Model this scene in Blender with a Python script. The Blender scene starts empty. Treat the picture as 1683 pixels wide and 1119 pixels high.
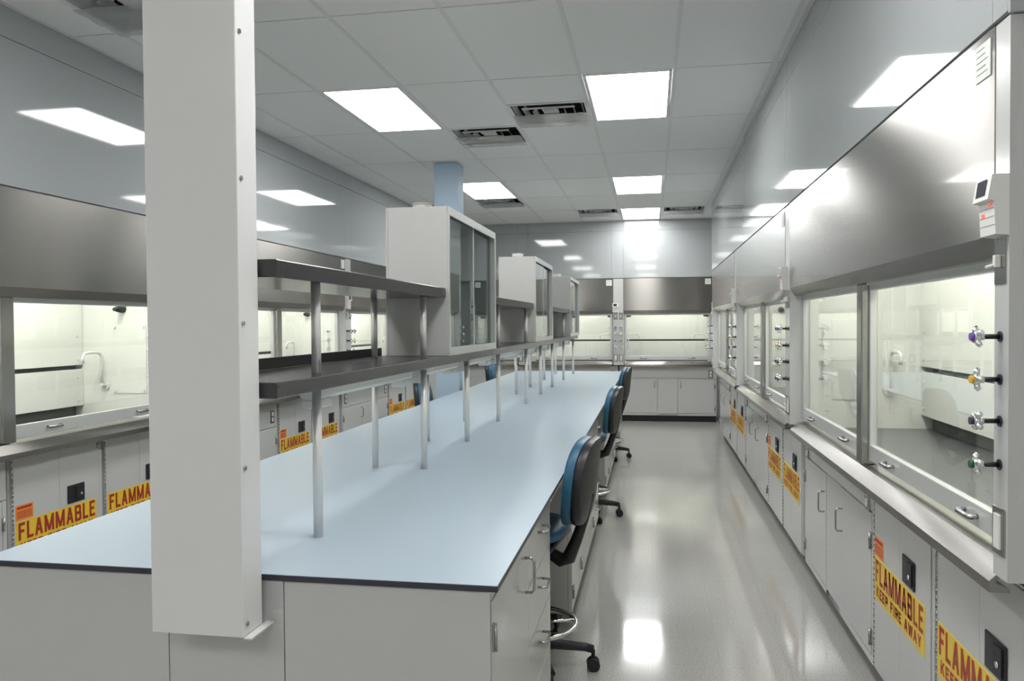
import bpy, bmesh, math, random
from mathutils import Vector, Matrix
random.seed(4)
S = bpy.context.scene
C = S.collection
PI = math.pi

# ------------------------------------------------------------------ camera
EYE = 1.563
FPX, YAW, PITCH, ROLL = 1294.4, 0.17552, -0.02036, 0.00687
cam = bpy.data.cameras.new('camera')
cam.sensor_fit = 'HORIZONTAL'; cam.sensor_width = 36.0
cam.lens = FPX / 1683.0 * 36.0
cam.clip_start = 0.05
camo = bpy.data.objects.new('camera', cam); C.objects.link(camo)
fwd = Vector((-math.sin(YAW) * math.cos(PITCH), math.cos(YAW) * math.cos(PITCH), math.sin(PITCH)))
rt = Vector((math.cos(YAW), math.sin(YAW), 0))
dn = fwd.cross(rt)
rt2 = math.cos(ROLL) * rt + math.sin(ROLL) * dn
dn2 = -math.sin(ROLL) * rt + math.cos(ROLL) * dn
M = Matrix((rt2, -dn2, -fwd)).transposed().to_4x4()
M.translation = Vector((0, 0, EYE))
camo.matrix_world = M
S.camera = camo

# ------------------------------------------------------------------ world, exposure
w = bpy.data.worlds.new('world'); S.world = w; w.use_nodes = True
w.node_tree.nodes['Background'].inputs[0].default_value = (0.8, 0.85, 0.9, 1)
w.node_tree.nodes['Background'].inputs[1].default_value = 0.0
S.view_settings.view_transform = 'Standard'
S.view_settings.look = 'None'
S.view_settings.exposure = 0.0
S.view_settings.gamma = 1.0
S.view_settings.use_curve_mapping = False
CEIL_EMIT = 18.0      # ceiling troffers
HOOD_EMIT = 22.0      # lamp inside each fume hood

# ------------------------------------------------------------------ materials
def lin(r, g, b):
    f = lambda c: (c / 255 / 12.92) if c / 255 <= 0.04045 else ((c / 255 + 0.055) / 1.055) ** 2.4
    return (f(r), f(g), f(b), 1)

def mat(name, col, rough=0.5, metal=0.0, aniso=0.0, var=0.0, scale=20, stretch=(1, 1, 1), bump=0.0, emit=0.0, spec=0.5, coat=0.0, rvar=0.0):
    m = bpy.data.materials.new(name); m.use_nodes = True
    nt = m.node_tree; p = nt.nodes['Principled BSDF']
    p.inputs['Base Color'].default_value = col
    p.inputs['Roughness'].default_value = rough
    p.inputs['Metallic'].default_value = metal
    p.inputs['Specular IOR Level'].default_value = spec
    p.inputs['Coat Weight'].default_value = coat
    p.inputs['Coat Roughness'].default_value = 0.05
    if aniso:
        p.inputs['Anisotropic'].default_value = aniso; p.inputs['Anisotropic Rotation'].default_value = .25
        t = nt.nodes.new('ShaderNodeTangent'); t.direction_type = 'RADIAL'; t.axis = 'Z'
        nt.links.new(t.outputs[0], p.inputs['Tangent'])
    if var or bump or rvar:
        tc = nt.nodes.new('ShaderNodeTexCoord'); mp = nt.nodes.new('ShaderNodeMapping')
        mp.inputs['Scale'].default_value = stretch
        nz = nt.nodes.new('ShaderNodeTexNoise'); nz.inputs['Scale'].default_value = scale; nz.inputs['Detail'].default_value = 4
        nt.links.new(tc.outputs['Object'], mp.inputs[0]); nt.links.new(mp.outputs[0], nz.inputs[0])
        if var:
            mx = nt.nodes.new('ShaderNodeMix'); mx.data_type = 'RGBA'
            mx.inputs[6].default_value = tuple(c * (1 - var) for c in col[:3]) + (1,)
            mx.inputs[7].default_value = tuple(min(1, c * (1 + var)) for c in col[:3]) + (1,)
            nt.links.new(nz.outputs[0], mx.inputs[0]); nt.links.new(mx.outputs[2], p.inputs['Base Color'])
        if rvar:
            mr = nt.nodes.new('ShaderNodeMapRange')
            mr.inputs[1].default_value = .3; mr.inputs[2].default_value = .7
            mr.inputs[3].default_value = rough - rvar; mr.inputs[4].default_value = rough + rvar
            nt.links.new(nz.outputs[0], mr.inputs[0]); nt.links.new(mr.outputs[0], p.inputs['Roughness'])
        if bump:
            b = nt.nodes.new('ShaderNodeBump'); b.inputs['Strength'].default_value = bump; b.inputs['Distance'].default_value = 0.002
            nt.links.new(nz.outputs[0], b.inputs['Height']); nt.links.new(b.outputs[0], p.inputs['Normal'])
    if emit:
        p.inputs['Emission Color'].default_value = col; p.inputs['Emission Strength'].default_value = emit
    return m

def glass(name, tint, refl=1.0):
    m = bpy.data.materials.new(name); m.use_nodes = True
    nt = m.node_tree; nt.nodes.remove(nt.nodes['Principled BSDF'])
    out = nt.nodes['Material Output']
    tr = nt.nodes.new('ShaderNodeBsdfTransparent'); tr.inputs[0].default_value = tint
    gl = nt.nodes.new('ShaderNodeBsdfGlossy'); gl.inputs['Roughness'].default_value = 0.01
    lw = nt.nodes.new('ShaderNodeLayerWeight'); lw.inputs[0].default_value = .5
    pw = nt.nodes.new('ShaderNodeMath'); pw.operation = 'POWER'; pw.inputs[1].default_value = 5
    ml = nt.nodes.new('ShaderNodeMath'); ml.operation = 'MULTIPLY_ADD'; ml.inputs[1].default_value = .9 * refl; ml.inputs[2].default_value = .04 * refl
    ml.use_clamp = True
    nt.links.new(lw.outputs['Facing'], pw.inputs[0])
    mx = nt.nodes.new('ShaderNodeMixShader')
    nt.links.new(pw.outputs[0], ml.inputs[0]); nt.links.new(ml.outputs[0], mx.inputs[0])
    nt.links.new(tr.outputs[0], mx.inputs[1]); nt.links.new(gl.outputs[0], mx.inputs[2])
    nt.links.new(mx.outputs[0], out.inputs[0])
    return m

def floor_mat():
    m = bpy.data.materials.new('vinyl floor'); m.use_nodes = True
    nt = m.node_tree; p = nt.nodes['Principled BSDF']
    tc = nt.nodes.new('ShaderNodeTexCoord')
    n1 = nt.nodes.new('ShaderNodeTexNoise'); n1.inputs['Scale'].default_value = 130; n1.inputs['Detail'].default_value = 5
    n2 = nt.nodes.new('ShaderNodeTexNoise'); n2.inputs['Scale'].default_value = 1.3
    br = nt.nodes.new('ShaderNodeTexBrick')
    br.offset = 0; br.inputs['Scale'].default_value = 1.0
    br.inputs['Brick Width'].default_value = 0.3048; br.inputs['Row Height'].default_value = 0.3048
    br.inputs['Mortar Size'].default_value = 0.0012
    br.inputs['Color1'].default_value = (1, 1, 1, 1); br.inputs['Color2'].default_value = (.965, .965, .96, 1)
    br.inputs['Mortar'].default_value = (.86, .86, .85, 1)
    nt.links.new(tc.outputs['Object'], br.inputs[0])
    for n in (n1, n2): nt.links.new(tc.outputs['Object'], n.inputs[0])
    cr = nt.nodes.new('ShaderNodeValToRGB')
    cr.color_ramp.elements[0].position = .34; cr.color_ramp.elements[0].color = (.33, .325, .31, 1)
    cr.color_ramp.elements[1].position = .6; cr.color_ramp.elements[1].color = (.47, .46, .44, 1)
    nt.links.new(n1.outputs[0], cr.inputs[0])
    mx = nt.nodes.new('ShaderNodeMix'); mx.data_type = 'RGBA'; mx.blend_type = 'MULTIPLY'; mx.inputs[0].default_value = 1
    nt.links.new(cr.outputs[0], mx.inputs[6]); nt.links.new(br.outputs[0], mx.inputs[7])
    nt.links.new(mx.outputs[2], p.inputs['Base Color'])
    mr = nt.nodes.new('ShaderNodeMapRange'); mr.inputs[1].default_value = .35; mr.inputs[2].default_value = .65
    mr.inputs[3].default_value = .07; mr.inputs[4].default_value = .12
    nt.links.new(n2.outputs[0], mr.inputs[0]); nt.links.new(mr.outputs[0], p.inputs['Roughness'])
    b = nt.nodes.new('ShaderNodeBump'); b.inputs['Strength'].default_value = .06; b.inputs['Distance'].default_value = .002
    n3 = nt.nodes.new('ShaderNodeTexNoise'); n3.inputs['Scale'].default_value = 9
    nt.links.new(tc.outputs['Object'], n3.inputs[0]); nt.links.new(n3.outputs[0], b.inputs['Height'])
    nt.links.new(b.outputs[0], p.inputs['Normal'])
    p.inputs['Specular IOR Level'].default_value = .6
    return m

def film_mat():
    m = glass('plastic film', (.92, .93, .93, 1), 1.5)
    nt = m.node_tree; out = nt.nodes['Material Output']; src = out.inputs[0].links[0].from_socket
    d = nt.nodes.new('ShaderNodeBsdfTranslucent'); d.inputs[0].default_value = (.8, .81, .82, 1)
    d2 = nt.nodes.new('ShaderNodeBsdfDiffuse'); d2.inputs[0].default_value = (.8, .81, .82, 1)
    m1 = nt.nodes.new('ShaderNodeMixShader'); m2 = nt.nodes.new('ShaderNodeMixShader'); m2.inputs[0].default_value = .38
    nt.links.new(d.outputs[0], m1.inputs[1]); nt.links.new(d2.outputs[0], m1.inputs[2])
    nt.links.new(src, m2.inputs[1]); nt.links.new(m1.outputs[0], m2.inputs[2]); nt.links.new(m2.outputs[0], out.inputs[0])
    return m

MT = dict(
    floor=floor_mat(),
    tile=mat('ceiling tile', (.84, .845, .83, 1), .9, var=.03, scale=160, bump=.25),
    tee=mat('grid white', (.74, .745, .73, 1), .5, var=.02),
    slab=mat('plenum grey', (.25, .25, .25, 1), .9, var=.1),
    wall=mat('painted wall', (.74, .75, .74, 1), .6, var=.03, scale=4),
    panel=mat('gloss wall panel', (.41, .43, .435, 1), .05, var=.02, scale=2, spec=.6),
    enamel=mat('grey enamel', (.535, .54, .53, 1), .17, var=.025, scale=3, spec=.5),
    pillar=mat('satin white enamel', (.74, .74, .735, 1), .25, var=.02, scale=3),
    white=mat('white enamel', (.49, .49, .475, 1), .25, var=.02, scale=4),
    liner=mat('hood liner white', (.82, .83, .80, 1), .35, var=.02, scale=3),
    fit=mat('white coated brass', (.78, .79, .77, 1), .3, var=.02, scale=9),
    steel=mat('brushed stainless', (.295, .282, .263, 1), .225, 1, aniso=.93, var=.025, scale=2, stretch=(1, 1, .3), coat=.2),
    steel2=mat('satin stainless', (.43, .42, .40, 1), .2, 1, var=.05, scale=8, stretch=(1, 1, 6)),
    sash=mat('satin aluminium sash', (.66, .67, .66, 1), .3, .35, var=.03, scale=6),
    alu=mat('brushed aluminium', (.80, .79, .78, 1), .36, .5, var=.05, scale=20),
    chrome=mat('chrome', (.78, .79, .80, 1), .08, 1, var=.02),
    nickel=mat('satin nickel', (.42, .42, .42, 1), .25, 1, var=.05),
    black=mat('black plastic', (.013, .013, .016, 1), .4, var=.15, scale=60),
    rubber=mat('black rubber and duct shade', (.014, .014, .018, 1), .45, var=.15, scale=30),
    epoxy=mat('black epoxy shelf', (.042, .040, .043, 1), .2, var=.1, scale=40),
    lipm=mat('black shelf lip', (.018, .018, .022, 1), .5, var=.1, scale=40),
    epoxyg=mat('grey epoxy worksurface', (.115, .12, .125, 1), .3, var=.1, scale=60),
    core=mat('dark laminate core', (.035, .035, .05, 1), .4, var=.1, scale=60),
    lam=mat('pale blue laminate', (.48, .578, .665, 1), .30, var=.045, scale=220, spec=.5),
    dark=mat('painted slot shade', (.15, .155, .145, 1), .7, var=.1),
    bluecol=mat('blue wall paint', (.46, .60, .73, 1), .5, var=.03, scale=5),
    fabric=mat('blue vinyl upholstery', (.022, .105, .19, 1), .42, var=.15, scale=40, bump=.1),
    yellow=mat('yellow sign', (.80, .56, .035, 1), .4, var=.04, scale=12),
    red=mat('red print', (.36, .028, .015, 1), .45, var=.05, scale=12),
    orange=mat('orange sticker', (.83, .26, .04, 1), .4, var=.08, scale=60),
    wplas=mat('white plastic', (.75, .75, .72, 1), .35, var=.02),
    paper=mat('paper label', (.72, .74, .70, 1), .6, var=.06, scale=90),
    screen=mat('dark display', (.03, .03, .045, 1), .15, var=.1),
    ink=mat('grey print', (.16, .17, .17, 1), .6, var=.1),
    purple=mat('purple index', (.16, .08, .42, 1), .35, var=.05),
    amber=mat('yellow index', (.75, .45, .04, 1), .35, var=.05),
    green=mat('green index', (.01, .09, .05, 1), .35, var=.05),
    maroon=mat('dark index', (.05, .02, .06, 1), .35, var=.05),
    redled=mat('red indicator', (.85, .12, .06, 1), .4, emit=.6),
    glass=glass('sash glass', (.972, .978, .970, 1), 1.0),
    cabglass=glass('cabinet glass', (.72, .79, .79, 1), 1.3),
    film=film_mat(),
    lamp=mat('troffer lens', (1.0, 1.0, .985, 1), .4, emit=CEIL_EMIT),
    hoodlamp=mat('hood lamp', (1.0, 1.0, .90, 1), .4, emit=HOOD_EMIT),
)

# ------------------------------------------------------------------ mesh helpers
class B:
    def __init__(s): s.bm = bmesh.new(); s.mi = 0
    def _new(s, fs, sm=False):
        for f in fs: f.material_index = s.mi; f.smooth = sm
    def box(s, x0, x1, y0, y1, z0, z1, bev=0.0, seg=2):
        v = [s.bm.verts.new(p) for p in ((x0, y0, z0), (x1, y0, z0), (x1, y1, z0), (x0, y1, z0), (x0, y0, z1), (x1, y0, z1), (x1, y1, z1), (x0, y1, z1))]
        fs = [s.bm.faces.new([v[i] for i in q]) for q in ((0, 3, 2, 1), (4, 5, 6, 7), (0, 1, 5, 4), (1, 2, 6, 5), (2, 3, 7, 6), (3, 0, 4, 7))]
        s._new(fs)
        if bev:
            es = list({e for f in fs for e in f.edges})
            r = bmesh.ops.bevel(s.bm, geom=es, offset=bev, segments=seg, affect='EDGES', profile=.5)
            s._new(r['faces'])
        return s
    def prism(s, poly, axis, a, b):
        # poly of 2-tuples in the two other axes (in xyz order), extruded along axis from a to b
        def P(q, t):
            if axis == 'x': return (t, q[0], q[1])
            if axis == 'y': return (q[0], t, q[1])
            return (q[0], q[1], t)
        A = [s.bm.verts.new(P(q, a)) for q in poly]; D = [s.bm.verts.new(P(q, b)) for q in poly]
        n = len(poly); fs = [s.bm.faces.new(A[::-1]), s.bm.faces.new(D)]
        for i in range(n): fs.append(s.bm.faces.new((A[i], A[(i + 1) % n], D[(i + 1) % n], D[i])))
        s._new(fs); return s
    def tube(s, pts, r, n=10, caps=True):
        pts = [Vector(p) for p in pts]; rs = r if isinstance(r, (list, tuple)) else [r] * len(pts)
        rings = []; prev = None
        for i, p in enumerate(pts):
            t = (pts[min(i + 1, len(pts) - 1)] - pts[max(i - 1, 0)]).normalized()
            if prev is None:
                u = t.orthogonal().normalized()
            else:
                u = (prev - t * prev.dot(t)).normalized()
            prev = u; v = t.cross(u)
            rings.append([s.bm.verts.new(p + (u * math.cos(2 * PI * k / n) + v * math.sin(2 * PI * k / n)) * rs[i]) for k in range(n)])
        fs = []
        for a, b in zip(rings, rings[1:]):
            for k in range(n): fs.append(s.bm.faces.new((a[k], a[(k + 1) % n], b[(k + 1) % n], b[k])))
        s._new(fs, True)
        if caps: s._new([s.bm.faces.new(rings[0][::-1]), s.bm.faces.new(rings[-1])])
        return s
    def ring(s, c, R, r, n=32, m=8, axis='z'):
        c = Vector(c); vs = []
        for i in range(n):
            a = 2 * PI * i / n; d = Vector((math.cos(a), math.sin(a), 0))
            vs.append([s.bm.verts.new(c + d * (R + r * math.cos(2 * PI * j / m)) + Vector((0, 0, r * math.sin(2 * PI * j / m)))) for j in range(m)])
        fs = [s.bm.faces.new((vs[i][j], vs[(i + 1) % n][j], vs[(i + 1) % n][(j + 1) % m], vs[i][(j + 1) % m])) for i in range(n) for j in range(m)]
        s._new(fs, True); return s
    def build(s, name, mats, parent=None, smooth=False, kind=None):
        bmesh.ops.recalc_face_normals(s.bm, faces=s.bm.faces)
        if smooth:
            for f in s.bm.faces: f.smooth = True
            for e in s.bm.edges:
                if len(e.link_faces) == 2 and e.calc_face_angle(0) > 1.0: e.smooth = False
        me = bpy.data.meshes.new(name); s.bm.to_mesh(me); s.bm.free()
        for m in (mats if isinstance(mats, (list, tuple)) else [mats]): me.materials.append(MT[m])
        return link(name, me, parent, kind)

def link(name, me, parent=None, kind=None, loc=None):
    o = bpy.data.objects.new(name, me); C.objects.link(o)
    if parent: o.parent = parent
    if kind: o['kind'] = kind
    if loc: o.location = loc
    return o
def box(name, m, parent, *a, **k): return B().box(*a, **k).build(name, m, parent)
def tag(o, label, cat, group=None):
    o['label'] = label; o['category'] = cat
    if group: o['group'] = group
    return o
def thing(name, label, cat, loc=(0, 0, 0), rz=0, group=None):
    o = bpy.data.objects.new(name, None); C.objects.link(o)
    o.location = loc; o.rotation_euler = (0, 0, rz); o.empty_display_size = .1
    return tag(o, label, cat, group)
def dup(o, parent=None):
    c = o.copy(); C.objects.link(c); c.parent = parent
    for ch in list(o.children): dup(ch, c)
    return c
def place(proto, used, loc, rz, label, group=None):
    o = proto if not used else dup(proto)
    o.location = loc; o.rotation_euler = (0, 0, rz); o['label'] = label
    if group: o['group'] = group
    return o
def block_letters(b, txt, x, y, z, h, width, sw):
    """bold condensed capitals as flat raised strokes in the xz plane"""
    W = dict(I=.42, M=1.35, W=1.4, A=1.08, L=.86, F=.86, E=.88)
    adv = [W.get(c, 1.0) if c != ' ' else .55 for c in txt]; gap = .22
    u = width / (sum(adv) + gap * (len(txt) - 1))
    t = sw / 2
    for c, a in zip(txt, adv):
        w_ = a * u
        def S(*pts):
            for (x0, z0), (x1, z1) in zip(pts, pts[1:]):
                p = Vector((x + x0 * (w_ - 2 * t) + t, 0, z + t + z0 * (h - 2 * t))); q = Vector((x + x1 * (w_ - 2 * t) + t, 0, z + t + z1 * (h - 2 * t)))
                d = (q - p).normalized() * t; n = Vector((d.z, 0, -d.x))
                if abs(x1 - x0) > .02 and abs(z1 - z0) > .02: d = Vector((0, 0, 0)); n = Vector((t * 1.05, 0, 0)); p.z += -t if z0 < z1 else t; q.z += t if z0 < z1 else -t
                f = b.bm.faces.new([b.bm.verts.new((k.x, y, k.z)) for k in (p - d - n, q + d - n, q + d + n, p - d + n)])
                f.material_index = 0
        if c == 'F': S((0, 0), (0, 1)); S((0, 1), (1, 1)); S((0, .52), (.8, .52))
        elif c == 'L': S((0, 0), (0, 1)); S((0, 0), (1, 0))
        elif c == 'A': S((0, 0), (.5, 1)); S((.5, 1), (1, 0)); S((.2, .28), (.8, .28))
        elif c == 'M': S((0, 0), (0, 1)); S((1, 0), (1, 1)); S((0, 1), (.5, .05)); S((.5, .05), (1, 1))
        elif c == 'B': S((0, 0), (0, 1)); S((0, 1), (.75, 1), (.95, .9), (.95, .62), (.75, .52), (0, .52)); S((.75, .52), (1, .42), (1, .1), (.78, 0), (0, 0))
        elif c == 'E': S((0, 0), (0, 1)); S((0, 1), (1, 1)); S((0, .52), (.8, .52)); S((0, 0), (1, 0))
        elif c == 'K': S((0, 0), (0, 1)); S((0, .4), (1, 1)); S((.25, .55), (1, 0))
        elif c == 'P': S((0, 0), (0, 1)); S((0, 1), (.75, 1), (1, .88), (1, .58), (.75, .46), (0, .46))
        elif c == 'R': S((0, 0), (0, 1)); S((0, 1), (.75, 1), (1, .88), (1, .62), (.75, .5), (0, .5)); S((.5, .5), (1, 0))
        elif c == 'I': S((.5, 0), (.5, 1))
        elif c == 'W': S((0, 1), (.25, 0)); S((.25, 0), (.5, .9)); S((.5, .9), (.75, 0)); S((.75, 0), (1, 1))
        elif c == 'Y': S((0, 1), (.5, .45)); S((1, 1), (.5, .45)); S((.5, .45), (.5, 0))
        x += w_ + gap * u
    return b

CEIL = 3.193
# ------------------------------------------------------------------ room shell
XR, XL, YF = .818, -3.21, 12.6          # faces of the bulkhead panels over the hood rows
R0, R1, L0, L1_ = 2.02, 11.17, 2.03, 12.6
box('floor', 'floor', None, -4.3, 1.9, -4.1, 13.6, -.05, 0)['kind'] = 'structure'
wr = box('wall_right', 'wall', None, 1.78, 1.9, -4.1, 13.6, 0, 3.45); wr['kind'] = 'structure'
wl = box('wall_left', 'wall', None, -4.3, -4.18, -4.1, 13.6, 0, 3.45); wl['kind'] = 'structure'
wf = box('wall_far', 'wall', None, -4.18, 1.78, 13.45, 13.6, 0, 3.45); wf['kind'] = 'structure'
box('wall_back', 'wall', None, -4.18, 1.78, -4.1, -3.98, 0, 3.45)['kind'] = 'structure'

ZS = 2.278
def bulkhead(parent, axis, face, sgn, a, b, seams, end_open):
    """boxed-in panels above the hoods: backing plus separate glossy panels with seams"""
    back = face + sgn * .012; deep = face + sgn * .95
    lo, hi = min(back, deep), max(back, deep)
    def bx(u0, u1, d0, d1, z0, z1, name, m, bev=0):
        d0, d1 = min(d0, d1), max(d0, d1)
        if axis == 'y': return box(name, m, parent, d0, d1, u0, u1, z0, z1, bev=bev)
        return box(name, m, parent, u0, u1, d0, d1, z0, z1, bev=bev)
    bx(a, b, lo, hi, ZS, CEIL + .03, 'bulkhead', 'slab')
    cuts = [a] + seams + [b]
    g = .0012
    for u0, u1 in zip(cuts, cuts[1:]):
        bx(u0 + g, u1 - g, face, face + sgn * .012, ZS + .007, 3.030, 'wall_panel', 'panel', .0012)
        bx(u0 + g, u1 - g, face, face + sgn * .012, 3.033, CEIL - .004, 'wall_panel', 'panel', .0012)
    if end_open:
        e = a
        bx(e - .012, e - .0005, face, face + sgn * .95, ZS, CEIL - .004, 'wall_panel', 'panel', .001)
bulkhead(wr, 'y', XR, 1, R0, R1, [R0 + .085, 4.985, 5.155, 8.035, 8.205, R1 - .085], True)
bulkhead(wl, 'y', XL, -1, L0, L1_, [L0 + .085, 4.955, 5.125, 7.965, 8.135, 10.975, 11.06], True)
bulkhead(wf, 'x', YF, 1, -3.2, 1.78, [-2.135, -1.965, -.623, -.441, .99], False)
box('wall_panel', 'panel', wl, -3.9, XL - .01, 11.115, 12.65, .10, ZS)     # blank corner filler beyond the left hoods
for k in range(4): box('wall_panel', 'enamel', wl, XL - .012, XL + .0, 11.125 + k * .2, 11.318 + k * .2, .10, .93, bev=.003)

# ------------------------------------------------------------------ ceiling with lay-in tiles
GX, GY, TX, TY = -.4565, 5.18, .6096, 1.2192
ceil = box('ceiling', 'slab', None, -4.18, 1.78, -3.98, 13.45, CEIL + .14, 3.45); ceil['kind'] = 'structure'
XE0, XE1, YE0, YE1 = -4.17, 1.77, -3.97, 13.44
LIGHTS = [(0, 0), (0, 3), (0, 5), (-3, 0), (-3, 3), (0, -3), (-3, -3), (0, -6), (-3, -6)]
VENTS = [(-1, 0, 1, 'half'), (-2, 1, 0, 'half'), (-3, 4, 0, 'half'), (-1, 5, 0, 'half'), (1, 5, 0, 'half'), (-4, -2, 1, 'half')]
tile_cache = {}
def tile(x0, x1, y0, y1):
    key = (round(x1 - x0, 4), round(y1 - y0, 4))
    if key not in tile_cache:
        b = B().box(0, key[0], 0, key[1], 0, .016, bev=.003, seg=1)
        o = b.build('ceiling_tile', 'tile', ceil); tile_cache[key] = o.data
        o.location = (x0, y0, CEIL)
    else:
        link('ceiling_tile', tile_cache[key], ceil, loc=(x0, y0, CEIL))
gp = .004
for k in range(-7, 4):
    for j in range(-8, 8):
        x0, x1 = GX + k * TX, GX + (k + 1) * TX; y0, y1 = GY + j * TY, GY + (j + 1) * TY
        if (k, j) in LIGHTS: continue
        x0, x1, y0, y1 = max(x0, XE0), min(x1, XE1), max(y0, YE0), min(y1, YE1)
        # tiles only where the room is open below
        if x1 < XL - .01 or x0 > XR + .01:
            if (x0 > XR and R0 < y1 and y0 < R1) or (x1 < XL and y1 > L0): continue
        if y0 > YF + .02 or x1 - x0 < .02 or y1 - y0 < .02: continue
        v = [q for q in VENTS if q[0] == k and q[1] == j]
        if v:
            ym = y0 + TY / 2
            if v[0][2] == 0: tile(x0 + gp, x1 - gp, ym + gp, y1 - gp)
            else: tile(x0 + gp, x1 - gp, y0 + gp, ym - gp)
        else: tile(x0 + gp, x1 - gp, y0 + gp, y1 - gp)
for k in range(-6, 4):
    x = GX + k * TX
    if XE0 < x < XE1: box('main_tee', 'tee', ceil, x - .012, x + .012, YE0, YE1, CEIL - .0035, CEIL - .0005)
tee_me = None
for j in range(-7, 7):
    y = GY + j * TY
    for k in range(-7, 3):
        x0 = GX + k * TX
        if x0 < XE0 or x0 + TX > XE1: continue
        if tee_me is None:
            o = box('cross_tee', 'tee', ceil, .013, TX - .013, -.005, .005, -.002, -.0005); tee_me = o.data; o.location = (x0, y, CEIL)
        else: link('cross_tee', tee_me, ceil, loc=(x0, y, CEIL))

# wall angle under the ceiling on each side of the aisle
box('trim_1', 'tee', None, XR - .024, XR - .0005, R0, R1, CEIL - .004, CEIL - .0006)['kind'] = 'structure'
box('trim_2', 'tee', None, XL + .0005, XL + .024, L0, YF - .03, CEIL - .004, CEIL - .0006)['kind'] = 'structure'
box('trim_3', 'tee', None, XL + .03, 1.7, YF - .024, YF - .0005, CEIL - .004, CEIL - .0006)['kind'] = 'structure'

# troffers
def make_light():
    t = thing('ceiling_light', '', 'ceiling light')
    b = B()
    for a in ((-.290, -.268), (.268, .290)): b.box(a[0], a[1], -.596, .596, -.004, .03)
    for a in ((-.596, -.572), (.572, .596)): b.box(-.268, .268, a[0], a[1], -.004, .03)
    b.build('light_frame', 'tee', t)
    box('lens', 'lamp', t, -.268, .268, -.572, .572, .001, .006)
    return t
LBL = {(0, 0): 'square-edged fluorescent ceiling panel over the aisle beside the paired air diffusers',
       (0, 3): 'fluorescent ceiling panel above the aisle, second from the end hoods',
       (0, 5): 'fluorescent ceiling panel touching the end wall above the hoods',
       (-3, 0): 'fluorescent ceiling panel over the blue bench near the white service chase',
       (0, -3): 'fluorescent ceiling panel above the aisle before the bench starts', (-3, -3): 'fluorescent ceiling panel before the bench on the left hood side',
       (0, -6): 'fluorescent ceiling panel above the aisle by the back wall', (-3, -6): 'fluorescent ceiling panel by the back wall on the left hood side',
       (-3, 3): 'fluorescent ceiling panel beside the blue painted column'}
lp = make_light()
for i, (k, j) in enumerate(LIGHTS):
    place(lp, i > 0, (GX + (k + .5) * TX, GY + (j + .5) * TY, CEIL), 0, LBL[(k, j)], 'recessed ceiling panels')

# square louvred diffusers wrapped in clear film
def make_vent():
    t = thing('air_diffuser', '', 'vent')
    h = .30
    b = B()
    for s in (-1, 1):
        b.box(min(s * h, s * (h - .025)), max(s * h, s * (h - .025)), -h, h, -.004, .002)
        b.box(-h + .025, h - .025, min(s * h, s * (h - .025)), max(s * h, s * (h - .025)), -.004, .002)
    b.build('diffuser_frame', 'tee', t)
    def frustum(name, o, i, zo, zi, m):
        b = B(); vo = [b.bm.verts.new((sx * o, sy * o, zo)) for sx, sy in ((-1, -1), (1, -1), (1, 1), (-1, 1))]
        vi = [b.bm.verts.new((sx * i, sy * i, zi)) for sx, sy in ((-1, -1), (1, -1), (1, 1), (-1, 1))]
        for q in range(1, 4): b.bm.faces.new((vo[q], vo[(q + 1) % 4], vi[(q + 1) % 4], vi[q]))
        r = bmesh.ops.solidify(b.bm, geom=b.bm.faces[:], thickness=.0015)
        return b.build(name, m, t)
    frustum('louvre', .264, .240, -.006, .030, 'tee')
    frustum('louvre', .196, .172, -.010, .030, 'tee')
    frustum('louvre', .126, .102, -.014, .026, 'tee')
    B().box(-.20, .20, -.192, -.176, -.008, .002).box(-.05, -.042, -.176, -.10, -.006, .0).box(.042, .05, -.176, -.10, -.006, .0).build('deflector_bar', 'tee', t)
    box('core_plate', 'tee', t, -.06, .06, -.06, .06, .018, .022)
    B().box(-.272, .272, -.272, .272, .11, .115).box(-.276, -.272, -.276, .276, .003, .115).box(.272, .276, -.276, .276, .003, .115).box(-.272, .272, -.276, -.272, .003, .115).box(-.272, .272, .272, .276, .003, .115).build('duct_throat', 'rubber', t)  # throat coloured black to absorb light, standing in for shade inside the duct
    # crinkled film taped over the louvres
    b = B(); n = 14; vs = []
    for i in range(n + 1):
        for q in range(n + 1):
            x = -.285 + .57 * i / n; y = -.10 + .38 * q / n
            vs.append(b.bm.verts.new((x, y, -.026 - .005 * math.sin(9 * x + 22 * y + 3 * math.sin(14 * x)) ** 2 - .003 * random.random())))
    for i in range(n):
        for q in range(n):
            a = i * (n + 1) + q
            b.bm.faces.new((vs[a], vs[a + 1], vs[a + n + 2], vs[a + n + 1]))
    b.build('plastic_film', 'film', t, smooth=True)
    return t
vp = make_vent()
VL = ['film-wrapped square air diffuser beside the brightest aisle ceiling panel', 'film-wrapped square air diffuser between the aisle panel and the blue column',
      'film-wrapped air diffuser just beyond the panel by the blue column', 'air diffuser next to the end-wall ceiling panel, on the bench side',
      'air diffuser next to the end-wall ceiling panel, against the hood row', 'film-wrapped air diffuser in the ceiling beside the white service chase']
for i, (k, j, hh, _) in enumerate(VENTS):
    place(vp, i > 0, (GX + (k + .5) * TX, GY + (j + .25 + .5 * hh) * TY, CEIL), 0, VL[i], 'square ceiling air diffusers')

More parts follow.
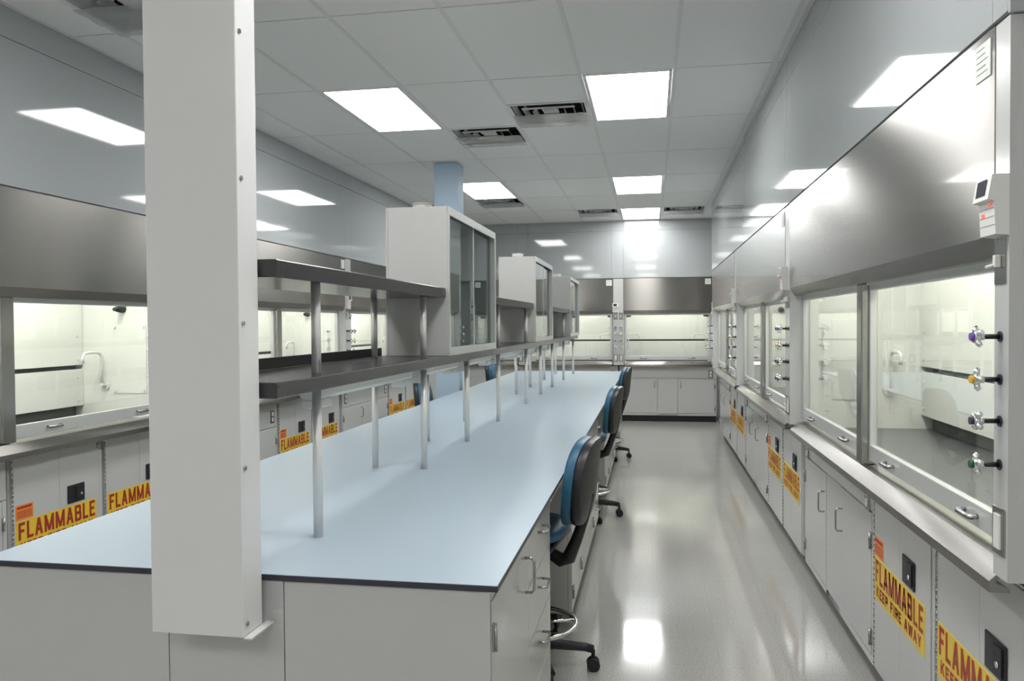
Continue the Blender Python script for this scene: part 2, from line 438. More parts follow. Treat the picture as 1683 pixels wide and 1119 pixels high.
# ------------------------------------------------------------------ fume hoods (local: x along, y into the hood, z up)
def make_valve(parent, x, z, idx):
    v = B().tube([(x, -.001, z), (x, .006, z)], .013, 14).tube([(x, -.034, z), (x, -.001, z)], .0062, 10).build('valve', 'black', parent)
    b = B()
    b.tube([(x, -.046, z), (x, -.034, z)], .0085, 12)
    b.tube([(x, -.058, z), (x, -.044, z)], .013, 14)
    a0 = [.5, .1, .9, .3][idx]
    for k in range(4):
        a = a0 + k * PI / 2; c, s_ = math.cos(a), math.sin(a)
        b.tube([(x + c * .008, -.051, z + s_ * .008), (x + c * .019, -.049, z + s_ * .019), (x + c * .026, -.045, z + s_ * .026)], [.006, .0075, .0055], 8)
    b.build('valve_handle', 'chrome', v)
    B().tube([(x, -.065, z), (x, -.058, z)], .0095, 14).build('index_button', ['purple', 'amber', 'maroon', 'green'][idx], v)

def make_hood(w, double, zb, label, vz):
    t = thing('fume_hood', label, 'fume hood')
    for side in (0, 1):
        f = lambda x: x if side == 0 else w - x
        poly = [(f(0), .003), (f(.078), .003), (f(.098), .078), (f(.098), .115), (f(0), .115)]
        if side: poly = poly[::-1]
        B().prism(poly, 'z', zb, ZS - .002).build('side_post', 'enamel', t)
        a, b_ = sorted((f(.002), f(.088)))
        box('side_panel', 'enamel', t, a, b_, .116, .86, .90, ZS - .002)
        a, b_ = sorted((f(.089), f(.10)))
        box('liner_side', 'liner', t, a, b_, .116, .80, .933, 2.20)
        xc = f(.043)
        for i in range(4): make_valve(t, xc, vz[i], i)
        # switch plate, service label and duplex outlet on the post
        p = box('switch_plate', 'steel2', t, xc - .032, xc + .032, 0, .006, vz[0] + .125, vz[0] + .235, bev=.002)
        B().box(xc - .007, xc + .007, -.014, 0, vz[0] + .165, vz[0] + .195, bev=.002).tube([(xc - .004, -.010, vz[0] + .172), (xc - .004, -.030, vz[0] + .166)], .004, 8).build('switch_lever', 'wplas', p)
        box('paper_label', 'paper', t, xc - .03, xc + .03, .004, .006, vz[0] + .03, vz[0] + .118)
        p = box('outlet_plate', 'steel2', t, xc - .034, xc + .034, -.001, .006, zb + .055, zb + .170, bev=.002)
        B().box(xc - .018, xc + .018, -.006, 0, zb + .07, zb + .155, bev=.003).build('duplex_outlet', 'wplas', p)
        # fittings on the side lining
        sx = 1 if side == 0 else -1; xi = f(.10)
        ax = lambda d: xi + sx * d
        a, b_ = sorted((ax(0), ax(.006)))
        pn = box('access_panel', 'liner', t, a, b_, .24, .50, 1.10, 1.58, bev=.002)
        bb = B()
        for yy in (.26, .48):
            for zz in (1.12, 1.56): bb.tube([(ax(.006), yy, zz), (ax(.014), yy, zz)], .009, 10)
        bb.build('panel_button', 'fit', pn)
        fl = B().tube([(ax(0), .56, 1.16), (ax(.012), .56, 1.16)], .035, 16).tube([(ax(.012), .56, 1.16), (ax(.06), .56, 1.16)], .014, 12).build('water_flange', 'fit', t)
        pts = [(ax(.045), .56, 1.16)] + [(ax(.045), .56, 1.16 + .2 * q) for q in (.5, 1)] + [(ax(.045 + .05 * (1 - math.cos(q))), .56, 1.36 + .03 * math.sin(q)) for q in (.5, 1.0, 1.57)] + [(ax(.17), .56, 1.39), (ax(.21), .56, 1.385), (ax(.225), .56, 1.36), (ax(.225), .56, 1.32)]
        B().tube(pts, .0095, 10).build('gooseneck', 'fit', fl)
        for i, zz in enumerate((1.24, 1.33, 1.42, 1.51)):
            B().tube([(ax(0), .19, zz), (ax(.008), .19, zz)], .018, 12).tube([(ax(.008), .19, zz), (ax(.03), .19, zz), (ax(.035), .19, zz), (ax(.07), .19, zz - .02)], [.01, .01, .008, .005], 10).build('gas_outlet', 'fit', t)
        B().tube([(ax(0), .42, 1.69), (ax(.02), .42, 1.69), (ax(.09), .42, 1.685)], [.03, .028, .012], 12).build('spray_nozzle', 'black', t)
    # stainless front panel with its turned-in lower lip
    prof = [(.001, ZS), (.001, 1.772), (.03, 1.722), (.066, 1.722), (.066, 1.73), (.034, 1.73), (.012, 1.775), (.012, ZS)]
    h = B().prism(prof, 'x', .0795, w - .0795).build('front_panel', 'steel', t)
    lb = box('rating_label', 'paper', h, w - .19, w - .10, -.0015, .001, ZS - .11, ZS - .02)
    b = B()
    for r_ in range(5): b.box(w - .18, w - .18 + random.uniform(.04, .07), -.0021, -.0015, ZS - .033 - r_ * .015, ZS - .031 - r_ * .015)
    b.build('label_print', 'ink', lb)
    # sashes
    spans = [(.10, w / 2 - .035), (w / 2 + .035, w - .10)] if double else [(.10, w - .10)]
    y0, y1 = .074, .10
    for (a, b_) in spans:
        fr = B()
        fr.box(a, b_, y0, y1, .985, 1.05, bev=.003); fr.box(a, b_, y0, y1, 1.695, 1.724)
        fr.box(a, a + .03, y0, y1, 1.05, 1.695); fr.box(b_ - .03, b_, y0, y1, 1.05, 1.695)
        fo = fr.build('sash_frame', 'sash', t)
        box('sash_glass', 'glass', fo, a + .028, b_ - .028, .086, .090, 1.048, 1.698)
        for xh in (a + (b_ - a) * .22, a + (b_ - a) * .78):
            B().tube([(xh - .045, y0 - .0, 1.018), (xh - .045, y0 - .018, 1.016), (xh - .038, y0 - .024, 1.016), (xh + .038, y0 - .024, 1.016), (xh + .045, y0 - .018, 1.016), (xh + .045, y0, 1.018)], .0075, 8).build('sash_handle', 'nickel', fo)
    if double:
        box('centre_mullion', 'steel2', t, w / 2 - .042, w / 2 + .042, .045, .073, .968, 1.723, bev=.004)
        box('centre_mullion', 'steel2', t, w / 2 - .034, w / 2 + .034, .0735, .11, .968, 1.723)
    # ledge (air foil)
    prof = [(.002, .890), (.002, .918), (.046, .962), (.115, .966), (.115, .955), (.05, .950), (.014, .914), (.05, .898), (.05, .890)]
    B().prism(prof, 'x', .099, w - .099).build('air_foil', 'steel', t)
    # cavity
    box('work_surface', 'epoxyg', t, .101, w - .101, .118, .80, .900, .932)
    box('liner_back', 'dark', t, .101, w - .101, .801, .83, .90, 2.20)  # dark grey colour paints the shade seen through the baffle slots
    ns = 2 if double else 1
    for q in range(ns):
        a = .102 + (w - .204) * q / ns; c = .102 + (w - .204) * (q + 1) / ns - .001
        for (z0, z1) in ((1.015, 1.272), (1.300, 1.95)):
            bf = box('baffle', 'liner', t, a, c, .735, .745, z0, z1, bev=.002)
            bb = B()
            for xx in (a + .05, c - .05):
                for zz in (z0 + .04, z0 + .2): bb.tube([(xx, .728, zz), (xx, .735, zz)], .010, 10)
            bb.build('baffle_button', 'fit', bf)
    B().prism([(.745, 1.95), (.5, 2.19), (.5, 2.2), (.752, 1.957)], 'x', .102, w - .102).build('upper_baffle', 'liner', t)
    box('liner_top', 'liner', t, .101, w - .101, .03, .80, 2.201, 2.225)
    box('liner_front', 'liner', t, .101, w - .101, .068, .078, 1.74, 2.20)
    lamp = box('lamp_housing', 'liner', t, .30, w - .30, .20, .36, 2.17, 2.20)
    box('lamp_lens', 'hoodlamp', lamp, .32, w - .32, .22, .34, 2.164, 2.169)
    # airflow monitor on the right post
    zc = vz[0] + .242; xm = w - .043
    poly = [(-.026, zc), (-.030, zc + .078), (-.044, zc + .082), (-.034, zc + .140), (.006, zc + .140), (.006, zc - .003)]
    mo = B().prism(poly, 'x', xm - .046, xm + .042).build('airflow_monitor', 'wplas', t)
    B().prism([(-.0422, zc + .0925), (-.0368, zc + .131), (-.0376, zc + .131), (-.0430, zc + .0925)], 'x', xm - .032, xm + .022).build('display', 'screen', mo)
    B().box(xm - .030, xm - .014, -.0300, -.0270, zc + .043, zc + .053).box(xm + .010, xm + .030, -.0318, -.028, zc + .068, zc + .074).build('indicator', 'redled', mo)
    bb = B()
    for q in (.022, .042, .062): bb.box(xm - .044, xm + .040, -.0266 - q * .052, -.024 - q * .05, zc + q, zc + q + .0012)
    bb.build('seam_line', 'ink', mo)
    return t

# ------------------------------------------------------------------ base cabinets (front plane at y = .10, depth to .80)
YB = .10
def outlet(parent, x, z):
    p = box('outlet_plate', 'steel2', parent, x - .035, x + .035, YB - .006, YB, z - .057, z + .057, bev=.002)
    B().box(x - .017, x + .017, YB - .010, YB - .004, z - .042, z - .006, bev=.004).box(x - .017, x + .017, YB - .010, YB - .004, z + .006, z + .042, bev=.004).build('duplex_outlet', 'wplas', p)
def pull(parent, x, z, y=YB, vert=True, L=.11, name='pull'):
    if vert: pts = [(x, y, z - L / 2), (x, y - .022, z - L / 2), (x, y - .030, z - L / 2 + .01), (x, y - .030, z + L / 2 - .01), (x, y - .022, z + L / 2), (x, y, z + L / 2)]
    else: pts = [(x - L / 2, y, z), (x - L / 2, y - .022, z), (x - L / 2 + .01, y - .030, z), (x + L / 2 - .01, y - .030, z), (x + L / 2, y - .022, z), (x + L / 2, y, z)]
    return B().tube(pts, .0045, 8).build(name, 'nickel', parent)
def hinge(parent, x, z, y=YB):
    return B().box(x - .010, x + .010, y - .005, y + .004, z - .035, z + .035, bev=.001).tube([(x, y - .007, z - .035), (x, y - .007, z + .035)], .005, 8).build('hinge', 'nickel', parent)

def cab_body(t, x0, x1, ztop=.888, y0=None, y1=.80):
    y0 = YB + .019 if y0 is None else y0
    box('body', 'enamel', t, x0, x1, y0, y1, .098, ztop)
    box('kick_base', 'rubber', t, x0 + .002, x1 - .002, y0 + .05, y1 - .02, 0, .097)

def make_std(x0, x1, dt, label):
    t = thing('base_cabinet', label, 'cabinet')
    cab_body(t, x0, x1)
    box('apron', 'enamel', t, x0 + .002, x1 - .002, YB, YB + .018, dt + .004, .886, bev=.0015)
    W = x1 - x0; dw = W * .375
    box('centre_stile', 'enamel', t, x0 + .03 + dw + .003, x1 - .03 - dw - .003, YB, YB + .018, .104, dt, bev=.0015)
    box('end_stile', 'enamel', t, x0 + .002, x0 + .027, YB, YB + .018, .104, dt, bev=.0015)
    box('end_stile', 'enamel', t, x1 - .027, x1 - .002, YB, YB + .018, .104, dt, bev=.0015)
    for s in (0, 1):
        a = x0 + .03 if s == 0 else x1 - .03 - dw
        d = box('door', 'enamel', t, a + .003, a + dw - .003, YB - .002, YB + .018, .142, dt - .003, bev=.002)
        xp = a + dw - .045 if s == 0 else a + .045
        pull(d, xp, dt - (.16 if dt > .7 else .10), YB - .002)
        xh = a - .002 if s == 0 else a + dw + .002
        for z in (.22, dt - .12): hinge(d, xh, z, YB - .002)
    box('bottom_rail', 'enamel', t, x0 + .03, x1 - .03, YB, YB + .018, .104, .136, bev=.0015)
    outlet(t, x0 + .09, .805 if dt > .7 else .76); outlet(t, x1 - .09, .805 if dt > .7 else .76)
    return t

def make_sign(parent, x, z):
    b = B(); y = YB - .002
    b.box(x, x + .612, y - .0016, y, z, z + .176)
    o = b.build('warning_sign', 'yellow', parent)
    c = B(); block_letters(c, 'FLAMMABLE', x + .016, y - .0022, z + .074, .094, .582, .0165); block_letters(c, 'KEEP FIRE AWAY', x + .03, y - .0022, z + .016, .044, .548, .0105)
    t = c.build('sign_lettering', 'red', o, smooth=False)
    return o
def make_flam(x0, x1, dz, label):
    t = thing('flammable_storage_cabinet', label, 'cabinet')
    cab_body(t, x0, x1)
    W = (x1 - x0) / 2
    for s in (0, 1):
        a = x0 + s * W
        zt = .884
        b = B(); m = a + .02 + (W - .065) * .5
        b.box(a + .020, m - .0008, YB - .002, YB + .018, .112, zt, bev=.0012).box(m + .0008, a + W - .045, YB - .002, YB + .018, .112, zt, bev=.0012)
        d = b.build('door', 'enamel', t)
        box('door_jamb', 'enamel', t, a + W - .040, a + W - .014, YB + .002, YB + .018, .112, zt)
        b = B(); n = 30
        for k in range(n):
            z = .125 + (zt - .14) * k / n
            b.tube([(a + .012, YB - .001, z), (a + .012, YB - .001, z + (zt - .14) / n * .62)], .0045, 6)
        b.build('piano_hinge', 'nickel', d)
        B().box(a + W - .058, a + W - .030, YB - .012, YB + .002, zt - .055, zt - .012, bev=.002).tube([(a + W - .065, YB - .008, zt - .03), (a + W - .045, YB - .008, zt - .03)], .006, 8).build('door_catch', 'nickel', t)
        # recessed black paddle latch
        xl, zl = a + .472, .652 + dz
        p = B()
        p.box(xl - .068, xl + .068, YB - .008, YB - .0022, zl - .052, zl + .052, bev=.004)
        lo = p.build('latch_bezel', 'black', d)
        B().box(xl - .005, xl + .052, YB - .013, YB - .008, zl - .040, zl + .040, bev=.002).build('latch_paddle', 'rubber', lo)
        B().tube([(xl + .032, YB - .017, zl - .008), (xl + .032, YB - .013, zl - .008)], .009, 12).build('lock_cylinder', 'chrome', lo)
        make_sign(d, a + .028, .410 + dz)
        if s == 0:
            st = box('caution_sticker', 'orange', d, a + .028, a + .148, YB - .0036, YB - .002, .592 + dz, .672 + dz)
            b = B(); b.box(a + .038, a + .138, YB - .0042, YB - .0036, .652 + dz, .664 + dz)
            for r_ in range(4): b.box(a + .036, a + .14, YB - .0042, YB - .0036, .604 + dz + r_ * .010, .608 + dz + r_ * .010)
            b.build('sticker_print', 'red', st)
    return t

HW = 3.05
RB = [(11.17, 'C'), (8.12, 'B'), (5.07, 'A')]        # right row, far to near: y of the left end (seen from the aisle)
XRP, XLP = .821, -3.214
VZR, VZL = [1.526, 1.423, 1.323, 1.218], [1.505, 1.40, 1.295, 1.186]
hr = make_hood(HW, True, .945, '', VZR)
LR = ['double-sash stainless fume hood at the end of the right row, next to the end wall',
      'middle double-sash fume hood of the right row, between two double posts',
      'right-hand double-sash fume hood with large stainless panel, gas valves on its end post']
for i, (y, n) in enumerate(RB): place(hr, i > 0, (XRP, y, 0), -PI / 2, LR[i], 'double-sash fume hoods')
HL = 3.01
hl = make_hood(HL, True, .905, '', VZL)
LL = ['double-sash fume hood on the left, partly hidden by the white service chase',
      'middle double-sash fume hood of the left row, seen between the shelf tiers',
      'last double-sash fume hood of the left row, behind the first glass cabinet']
for i, y in enumerate((2.03, 5.04, 8.05)): place(hl, i > 0, (XLP, y, 0), PI / 2, LL[i], 'double-sash fume hoods')
FW = 1.53
hf = make_hood(FW, False, .905, '', VZL)
LF = ['single-sash fume hood on the end wall, seen under the far shelves', 'single-sash fume hood on the end wall behind the far end of the bench',
      'single-sash fume hood on the end wall facing the aisle with bright stainless panel']
for i, x in enumerate((-3.58, -2.05, -.52)): place(hf, i > 0, (x, YF + .004, 0), 0, LF[i], 'single-sash fume hoods on the end wall')

sr = make_std(.04, 1.545, .752, ''); fr_ = make_flam(1.548, 3.02, 0, '')
for i, (y, n) in enumerate(RB):
    place(sr, i > 0, (XRP, y, 0), -PI / 2, ['grey two-door base cabinet at the end of the right row, by the end wall', 'grey two-door base cabinet under the middle hood of the right row', 'grey two-door base cabinet with wire pulls, first of right row'][i], 'two-door base cabinets')
    place(fr_, i > 0, (XRP, y, 0), -PI / 2, ['grey cabinet with yellow FLAMMABLE signs, last of the right row', 'grey cabinet with yellow FLAMMABLE signs under the middle right hood', 'grey cabinet with large yellow FLAMMABLE KEEP FIRE AWAY signs, first of right row'][i], 'flammable storage cabinets')
sl = make_std(.04, 1.535, .665, ''); fl_ = make_flam(1.56, 2.985, -.053, '')
for i, y in enumerate((2.03, 5.04, 8.05)):
    place(sl, i > 0, (XLP, y, 0), PI / 2, ['grey two-door base cabinet on the left before the first FLAMMABLE sign', 'grey two-door base cabinet behind the white service chase on the left', 'grey two-door base cabinet between two FLAMMABLE cabinets in the left row'][i], 'two-door base cabinets')
    place(fl_, i > 0, (XLP, y, 0), PI / 2, ['grey FLAMMABLE cabinet showing left of the white service chase', 'grey FLAMMABLE cabinet seen under the lower shelf, next to the chase', 'grey FLAMMABLE cabinet at the end of the left row, near the blue column'][i], 'flammable storage cabinets')
sf = make_std(.01, 1.52, .692, '')
for i, x in enumerate((-3.58, -2.05, -.52)):
    place(sf, i > 0, (x, YF + .004, 0), 0, ['grey two-door base cabinet in the end wall corner behind the blue column', 'grey two-door base cabinet on the end wall behind the bench', 'grey two-door base cabinet on the end wall facing the aisle, above a black kick base'][i], 'two-door base cabinets on the end wall')

# ------------------------------------------------------------------ island bench
IX0, IX1, IY0, IY1, IZ = -1.8625, -.379, 1.906, 10.86, .914
top = thing('bench_worktop', 'long pale blue laminate bench top with dark edge', 'bench top', (0, 0, 0))
B().box(IX0, IX1, IY0, IY1, IZ - .017, IZ - .0016, bev=.001).build('core', 'core', top)
segs = [IY0 + .0006, 4.90, 7.88, IY1 - .0006]
for a, b in zip(segs, segs[1:]): B().box(IX0 + .0006, IX1 - .0006, a, b - .0008, IZ - .0015, IZ).build('laminate', 'lam', top)

FX = .022          # face inset from top edge
def bench_unit(y0, y1, side, kinds, label):
    """one cabinet unit on one long side of the bench. side +1 faces the right aisle, -1 the left"""
    xf = (IX1 - FX) if side > 0 else (IX0 + FX)
    xm = (IX0 + IX1) / 2 + side * .006
    # local frame: x along, y into cabinet
    if side > 0: t = thing('bench_cabinet', label, 'cabinet', (xf, y0, 0), PI / 2, 'cabinets under the blue bench')
    else: t = thing('bench_cabinet', label, 'cabinet', (xf, y1, 0), -PI / 2, 'cabinets under the blue bench')
    W = y1 - y0; D = abs(xm - xf)
    box('body', 'enamel', t, 0, W, .019, D, .098, IZ - .018)
    box('kick_base', 'rubber', t, .005, W - .005, .075, D - .01, 0, .097)
    ks = kinds if side > 0 else kinds[::-1]
    x = .004
    tot = sum(k[1] for k in ks); sc = (W - .008) / tot
    for kind, wd in ks:
        wd *= sc
        if kind == 'door' or kind == 'doorr':
            box('rail', 'enamel', t, x + .001, x + wd - .001, .0, .018, .868, .894)
            d = box('door', 'enamel', t, x + .002, x + wd - .002, -.002, .018, .108, .865, bev=.002)
            near_right = (kind == 'door') != (side > 0)
            xh = x + wd - .014 if near_right else x + .014
            xp = x + .06 if near_right else x + wd - .06
            pull(d, xp, .765, -.002, L=.11)
            for z in (.21, .77): hinge(d, xh, z, -.002)
        else:
            n = 4; hs = (.894 - .108) / n
            for q in range(n):
                d = box('drawer_front', 'enamel', t, x + .002, x + wd - .002, -.002, .018, .108 + q * hs + .002, .108 + (q + 1) * hs - .002, bev=.002)
                pull(d, x + wd / 2, .108 + (q + .5) * hs + .03, -.002, vert=False, L=.10)
        x += wd
    return t
DD = [('door', .48), ('door', .48), ('doorr', .48), ('drawers', .55)]
UR = [(1.925, 3.085, [('door', .58), ('drawers', .55)]), (3.935, 5.93, DD), (6.80, 8.80, DD), (9.65, 10.84, [('door', .58), ('drawers', .55)])]
UL = [(1.925, 3.50, [('door', .5), ('doorr', .5), ('drawers', .55)]), (4.36, 6.36, DD), (7.22, 9.40, DD), (10.26, 10.84, [('drawers', .55)])]
for s, units in ((1, UR), (-1, UL)):
    for i, (a, b, kk) in enumerate(units):
        nm = ['at the chase end', 'after the first knee space', 'after the second knee space', 'at the end-wall end'][i]
        bench_unit(a, b, s, kk, 'grey bench cabinet with drawers, %s side, %s' % ('wide-aisle' if s > 0 else 'column', nm))
# closing panels behind the knee spaces, and apron rails above them
for s, units in ((1, UR), (-1, UL)):
    for i in range(3):
        a, b = units[i][1] + .001, units[i + 1][0] - .001
        nm = ['first', 'second', 'third'][i]
        t = thing('knee_space_panel', 'grey back panel of the %s knee space on the %s side' % (nm, 'wide-aisle' if s > 0 else 'column'), 'panel', (-1.12, a, 0), 0, 'knee space panels')
        x0 = .002 if s > 0 else -.022
        box('back_panel', 'enamel', t, x0, x0 + .02, 0, b - a, .002, IZ - .019)
        xx = IX1 - .06 if s > 0 else IX0 + .04
        box('apron_rail', 'enamel', top, xx, xx + .02, a, b, .82, IZ - .0175)

ep = thing('bench_end_panel', 'grey panelled near end of the bench below the service chase', 'panel', (-1.12, 1.92, 0))
for a, b in ((IX0 + .02, -1.2865), (-1.2840, -.953), (-.9505, IX1 - .0215)):
    box('end_panel', 'enamel', ep, a + 1.12, b + 1.12, -.006, .0045, .0, IZ - .0185, bev=.0015)

# service chase from ceiling to the bench end
ch = thing('service_chase', 'tall white rectangular service chase dropping from ceiling to the bench end', 'service chase', (-1.12, 1.84, .79))
box('chase_cover', 'pillar', ch, -.129, .121, -.05, .048, 0, CEIL - .795, bev=.0025)
b = B()
for z in (.03, .42, .78, 1.14, 1.50, 1.86, 2.2): b.tube([(.121, -.032, z), (.1245, -.032, z)], .006, 10)
b.build('screw', 'nickel', ch)
B().box(.121, .142, -.048, .072, -.004, .0).build('mounting_bracket', 'pillar', ch)

# ------------------------------------------------------------------ reagent rack on the bench
rk = thing('reagent_rack', 'two-tier black reagent shelving on thin aluminium posts along the bench', 'shelving', (-1.12, 1.84, IZ))
def rb(name, m, x0, x1, y0, y1, z0, z1, bev=0): return box(name, m, rk, x0 + 1.12, x1 + 1.12, y0 - 1.84, y1 - 1.84, z0 - IZ, z1 - IZ, bev=bev)
SX0, SX1 = -1.285, -.955
UP = [(1.90, 3.609), (4.745, 6.429), (7.566, 9.259)]
for a, b in UP: rb('upper_shelf', 'epoxy', SX0, SX1, a, b, 1.690, 1.737, .003)
for a, b in ((1.90, 4.70), (4.702, 7.50), (7.502, 10.36)):
    sh = rb('lower_shelf', 'epoxy', SX0, SX1, a, b, 1.374, 1.416, .003)
for a, b in UP: rb('back_lip', 'lipm', SX0 - .004, SX0 + .010, a, b, 1.417, 1.455)
FRONT = [(2.27, 1), (3.42, 1), (4.26, 0), (5.17, 1), (6.36, 1), (7.21, 0), (8.07, 1), (9.14, 1), (10.26, 0)]
for y, up in FRONT:
    for x in (-1.012, -1.243):
        b = B().tube([(x + 1.12, y - 1.84, .0), (x + 1.12, y - 1.84, 1.373 - IZ)], .0145, 14)
        if up: b.tube([(x + 1.12, y - 1.84, 1.4165 - IZ), (x + 1.12, y - 1.84, 1.6895 - IZ)], .0145, 14)
        b.build('post', 'alu', rk)
# wiring raceway under the lower shelf, with drop brackets
for a, b in ((2.36, 3.36), (3.48, 4.20), (4.36, 5.10), (5.26, 6.30), (6.44, 7.14), (7.28, 8.00), (8.14, 9.06), (9.22, 10.18)):
    B().prism([(.01, 1.3735 - IZ), (.01, 1.338 - IZ), (.02, 1.326 - IZ), (.065, 1.326 - IZ), (.075, 1.338 - IZ), (.075, 1.3735 - IZ)], 'y', a - 1.84, b - 1.84).build('undershelf_raceway', 'wplas', rk)
    for yy in (a, b - .12): rb('raceway_box', 'wplas', -1.105, -1.05, yy, yy + .12, 1.297, 1.3255, .004)

# glass-fronted cabinets standing in the rack
def make_gcab():
    t = thing('glass_cabinet', '', 'cabinet')
    X0, X1, L, z0, z1 = -.12, .172, 1.13, 0, .706      # local origin: x of -1.12, near face y, shelf top z
    box('end_panel', 'white', t, X0, X1, 0, .016, z0, z1, bev=.002)
    box('end_panel', 'white', t, X0, X1, L - .016, L, z0, z1, bev=.002)
    box('top_panel', 'white', t, X0, X1, .0165, L - .0165, z1 - .016, z1, bev=.001)
    box('bottom_panel', 'white', t, X0, X1, .0165, L - .0165, z0, z0 + .016, bev=.001)
    for xo in (X1 + .0005, X0 - .0095):
        f = B()
        f.box(xo, xo + .009, 0, L, z1 - .040, z1, bev=.0015); f.box(xo, xo + .009, 0, L, z0 - .0, z0 + .038, bev=.0015)
        f.box(xo, xo + .009, 0, .018, z0 + .038, z1 - .04); f.box(xo, xo + .009, L - .03, L, z0 + .038, z1 - .04)
        f.build('face_frame', 'white', t)
    for sgn, xo in ((1, X1 - .012), (-1, X0 + .004)):
        for q in (0, 1):
            y0, y1 = (.019, L * .5 + .03) if q == 0 else (L * .5 - .03, L - .031)
            xg = xo - sgn * q * .010
            g = box('glass_door', 'cabglass', t, xg, xg + .005, y0, y1, z0 + .030, z1 - .020)
            B().box(xg - .001, xg + .006, (y1 - .009) if q == 0 else y0, y1 if q == 0 else y0 + .009, z0 + .030, z1 - .020).build('door_edge', 'alu', g)
        tr = B(); a, b = sorted((xo - sgn * .016, xo + sgn * .008))
        tr.box(a, b, .0165, L - .0165, z0 + .0165, z0 + .028); tr.build('track', 'alu', t)
    B().tube([(.005, .16, z1), (.005, .16, z1 + .040)], .047, 24).ring((.005, .16, z1 + .036), .047, .004, 24, 6).build('vent_collar', 'white', t)
    return t
gc = make_gcab()
for i, y in enumerate((3.611, 6.431, 9.261)):
    place(gc, i > 0, (-1.12, y, 1.4165), 0, ['large white cabinet with sliding glass doors in front of the blue column', 'white glass-door cabinet standing between the two other shelf cabinets', 'white glass-door cabinet at the end-wall end of the shelves'][i], 'glass-door cabinets on the reagent rack')

# ------------------------------------------------------------------ blue column
bc = B().box(-2.15, -1.905, 7.69, 7.94, 0, CEIL - .0045, bev=.004).build('column', 'bluecol')
tag(bc, 'square pale blue painted column between bench and left hoods', 'column')

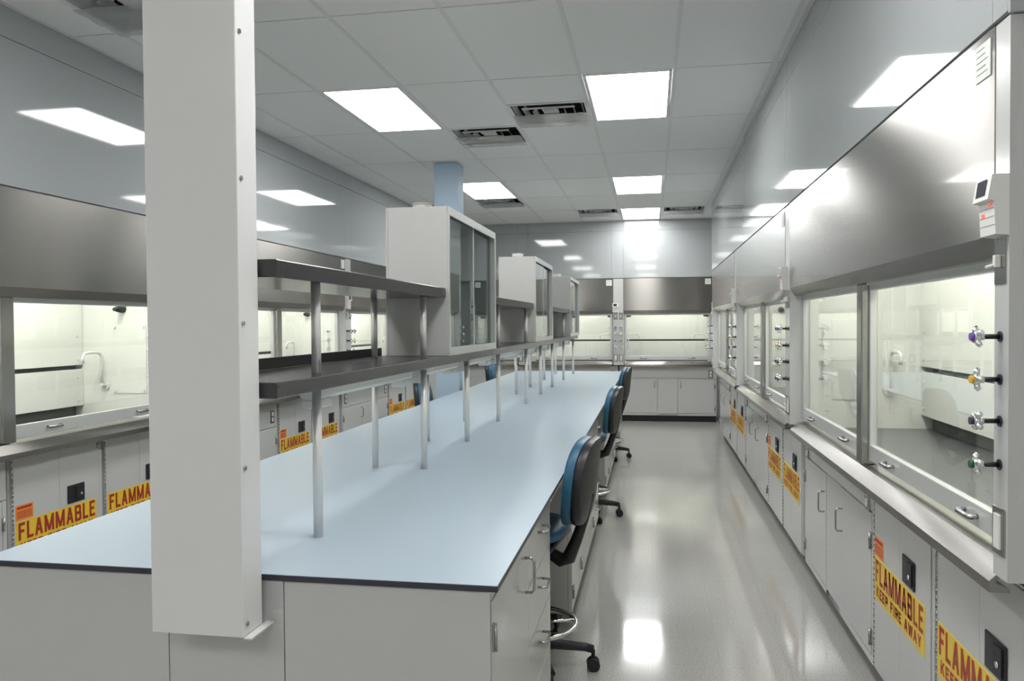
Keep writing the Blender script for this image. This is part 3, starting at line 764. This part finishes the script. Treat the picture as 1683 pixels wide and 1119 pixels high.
# ------------------------------------------------------------------ chairs (local: faces -x, sits at origin)
def cushion(b, cx, cy, cz, hx, hy, hz, p=3.2, n=20, m=10, bend=0):
    vs = []
    def sgp(v, e): return math.copysign(abs(v) ** e, v)
    for i in range(m + 1):
        th = -PI / 2 + PI * i / m; ring = []
        for k in range(n):
            ph = 2 * PI * k / n
            x = sgp(math.cos(th), .5) * sgp(math.cos(ph), 2 / p); y = sgp(math.cos(th), .5) * sgp(math.sin(ph), 2 / p); z = sgp(math.sin(th), .8)
            ring.append((x, y, z))
        vs.append(ring)
    return vs
def make_chair():
    t = thing('lab_chair', '', 'chair')
    # seat
    b = B(); rows = cushion(b, 0, 0, 0, 1, 1, 1)
    R = [[b.bm.verts.new((x * .225 - .055, y * .23, .645 + z * .038 - .012 * (1 if x < -.7 else 0))) for x, y, z in r] for r in rows]
    for a, c in zip(R, R[1:]):
        for k in range(len(a)): b.bm.faces.new((a[k], a[(k + 1) % len(a)], c[(k + 1) % len(a)], c[k]))
    bmesh.ops.remove_doubles(b.bm, verts=b.bm.verts, dist=1e-5)
    b.build('seat_cushion', 'fabric', t, smooth=True)
    box('seat_pan', 'black', t, -.25, .14, -.20, .20, .590, .609, bev=.008)
    # back: tall rounded cushion with a moulded shell behind
    def slab(nm, m, x_in, x_out, hy, hz, bulge):
        b = B(); n = 28; rings = []
        zc = .875
        def outline(k, s):
            a = 2 * PI * k / n; c, s_ = math.cos(a), math.sin(a)
            y = math.copysign(abs(c) ** .62, c) * hy * s; z = math.copysign(abs(s_) ** .62, s_) * hz * s
            y *= 1 - .16 * max(0, z / hz) ** 2
            return y, z
        lay = [(x_in - bulge, .01), (x_in - bulge, .5), (x_in - bulge * .8, .82), (x_in - bulge * .1, .98), (x_in + (x_out - x_in) * .3, 1.0), (x_out - .004, .97), (x_out, .86), (x_out + .004, .5), (x_out + .004, .01)]
        for xx, s in lay:
            r = []
            for k in range(n):
                y, z = outline(k, s)
                curve = .045 * (z / .19) * abs(z / .19) * .35 + .07 * z + .35 * -(y * y)
                r.append(b.bm.verts.new((xx + curve * 1.0, y, zc + z)))
            rings.append(r)
        for a, c in zip(rings, rings[1:]):
            for k in range(n): b.bm.faces.new((a[k], a[(k + 1) % n], c[(k + 1) % n], c[k]))
        b.bm.faces.new(rings[0]); b.bm.faces.new(rings[-1][::-1])
        b.build(nm, m, t, smooth=True)
    slab('back_cushion', 'fabric', .203, .245, .195, .19, .014)
    slab('back_shell', 'black', .246, .285, .195, .19, 0.0)
    # j-bar
    B().tube([(.02, 0, .572), (.09, 0, .535), (.135, 0, .510), (.172, 0, .522), (.205, 0, .60), (.240, 0, .70), (.272, 0, .82)], [.024, .028, .033, .032, .026, .023, .018], 10).build('back_bar', 'black', t)
    B().box(-.07, .09, -.06, .06, .555, .589, bev=.006).build('tilt_mechanism', 'black', t)
    B().tube([(0, .05, .57), (0, .21, .575), (0, .25, .572)], [.005, .005, .010], 8).build('height_lever', 'black', t)
    B().tube([(0, 0, .20), (0, 0, .36)], .030, 16).tube([(0, 0, .36), (0, 0, .556)], .015, 14).build('gas_column', 'black', t)
    b = B().ring((0, 0, .215), .20, .0105, 40, 8)
    for k in range(3):
        a = 2 * PI * k / 3 + .4; b.tube([(.028 * math.cos(a), .028 * math.sin(a), .215), (.2 * math.cos(a), .2 * math.sin(a), .215)], .007, 8)
    b.build('foot_ring', 'chrome', t)
    for k in range(5):
        a = 2 * PI * k / 5 + .25; c, s = math.cos(a), math.sin(a)
        lg = B(); P = lambda r, z: (r * c, r * s, z)
        lg.tube([P(.0, .125), P(.10, .122), P(.24, .105), P(.275, .095)], [.032, .028, .020, .018], 10)
        lo = lg.build('base_leg', 'black', t)
        px, py = -s, c
        w_ = B()
        for d in (-.017, .017):
            cx, cy = .275 * c + px * d, .275 * s + py * d
            w_.tube([(cx - px * .009, cy - py * .009, .029), (cx + px * .009, cy + py * .009, .029)], .029, 18)
        w_.tube([P(.275, .03), P(.275, .096)], .009, 8)
        w_.build('caster', 'black', lo)
    B().tube([(0, 0, .09), (0, 0, .20)], .036, 16).build('hub', 'black', t)
    return t
cp = make_chair()
chairs = [(-.537, 3.50, -.12, 'blue and black lab chair in the knee space nearest the service chase end'),
          (-.535, 6.38, -.12, 'blue and black lab chair in the second knee space, under the middle glass cabinet'),
          (-.537, 9.20, -.12, 'blue and black lab chair in the knee space closest to the end wall'),
          (-1.77, 6.78, PI + .05, 'blue lab chair on the hood side of the bench, before the blue column'),
          (-1.77, 9.83, PI - .05, 'blue lab chair on the hood side of the bench, beyond the blue column')]
for i, (x, y, rz, lb) in enumerate(chairs): place(cp, i > 0, (x, y, 0), rz, lb, 'lab chairs at the bench')
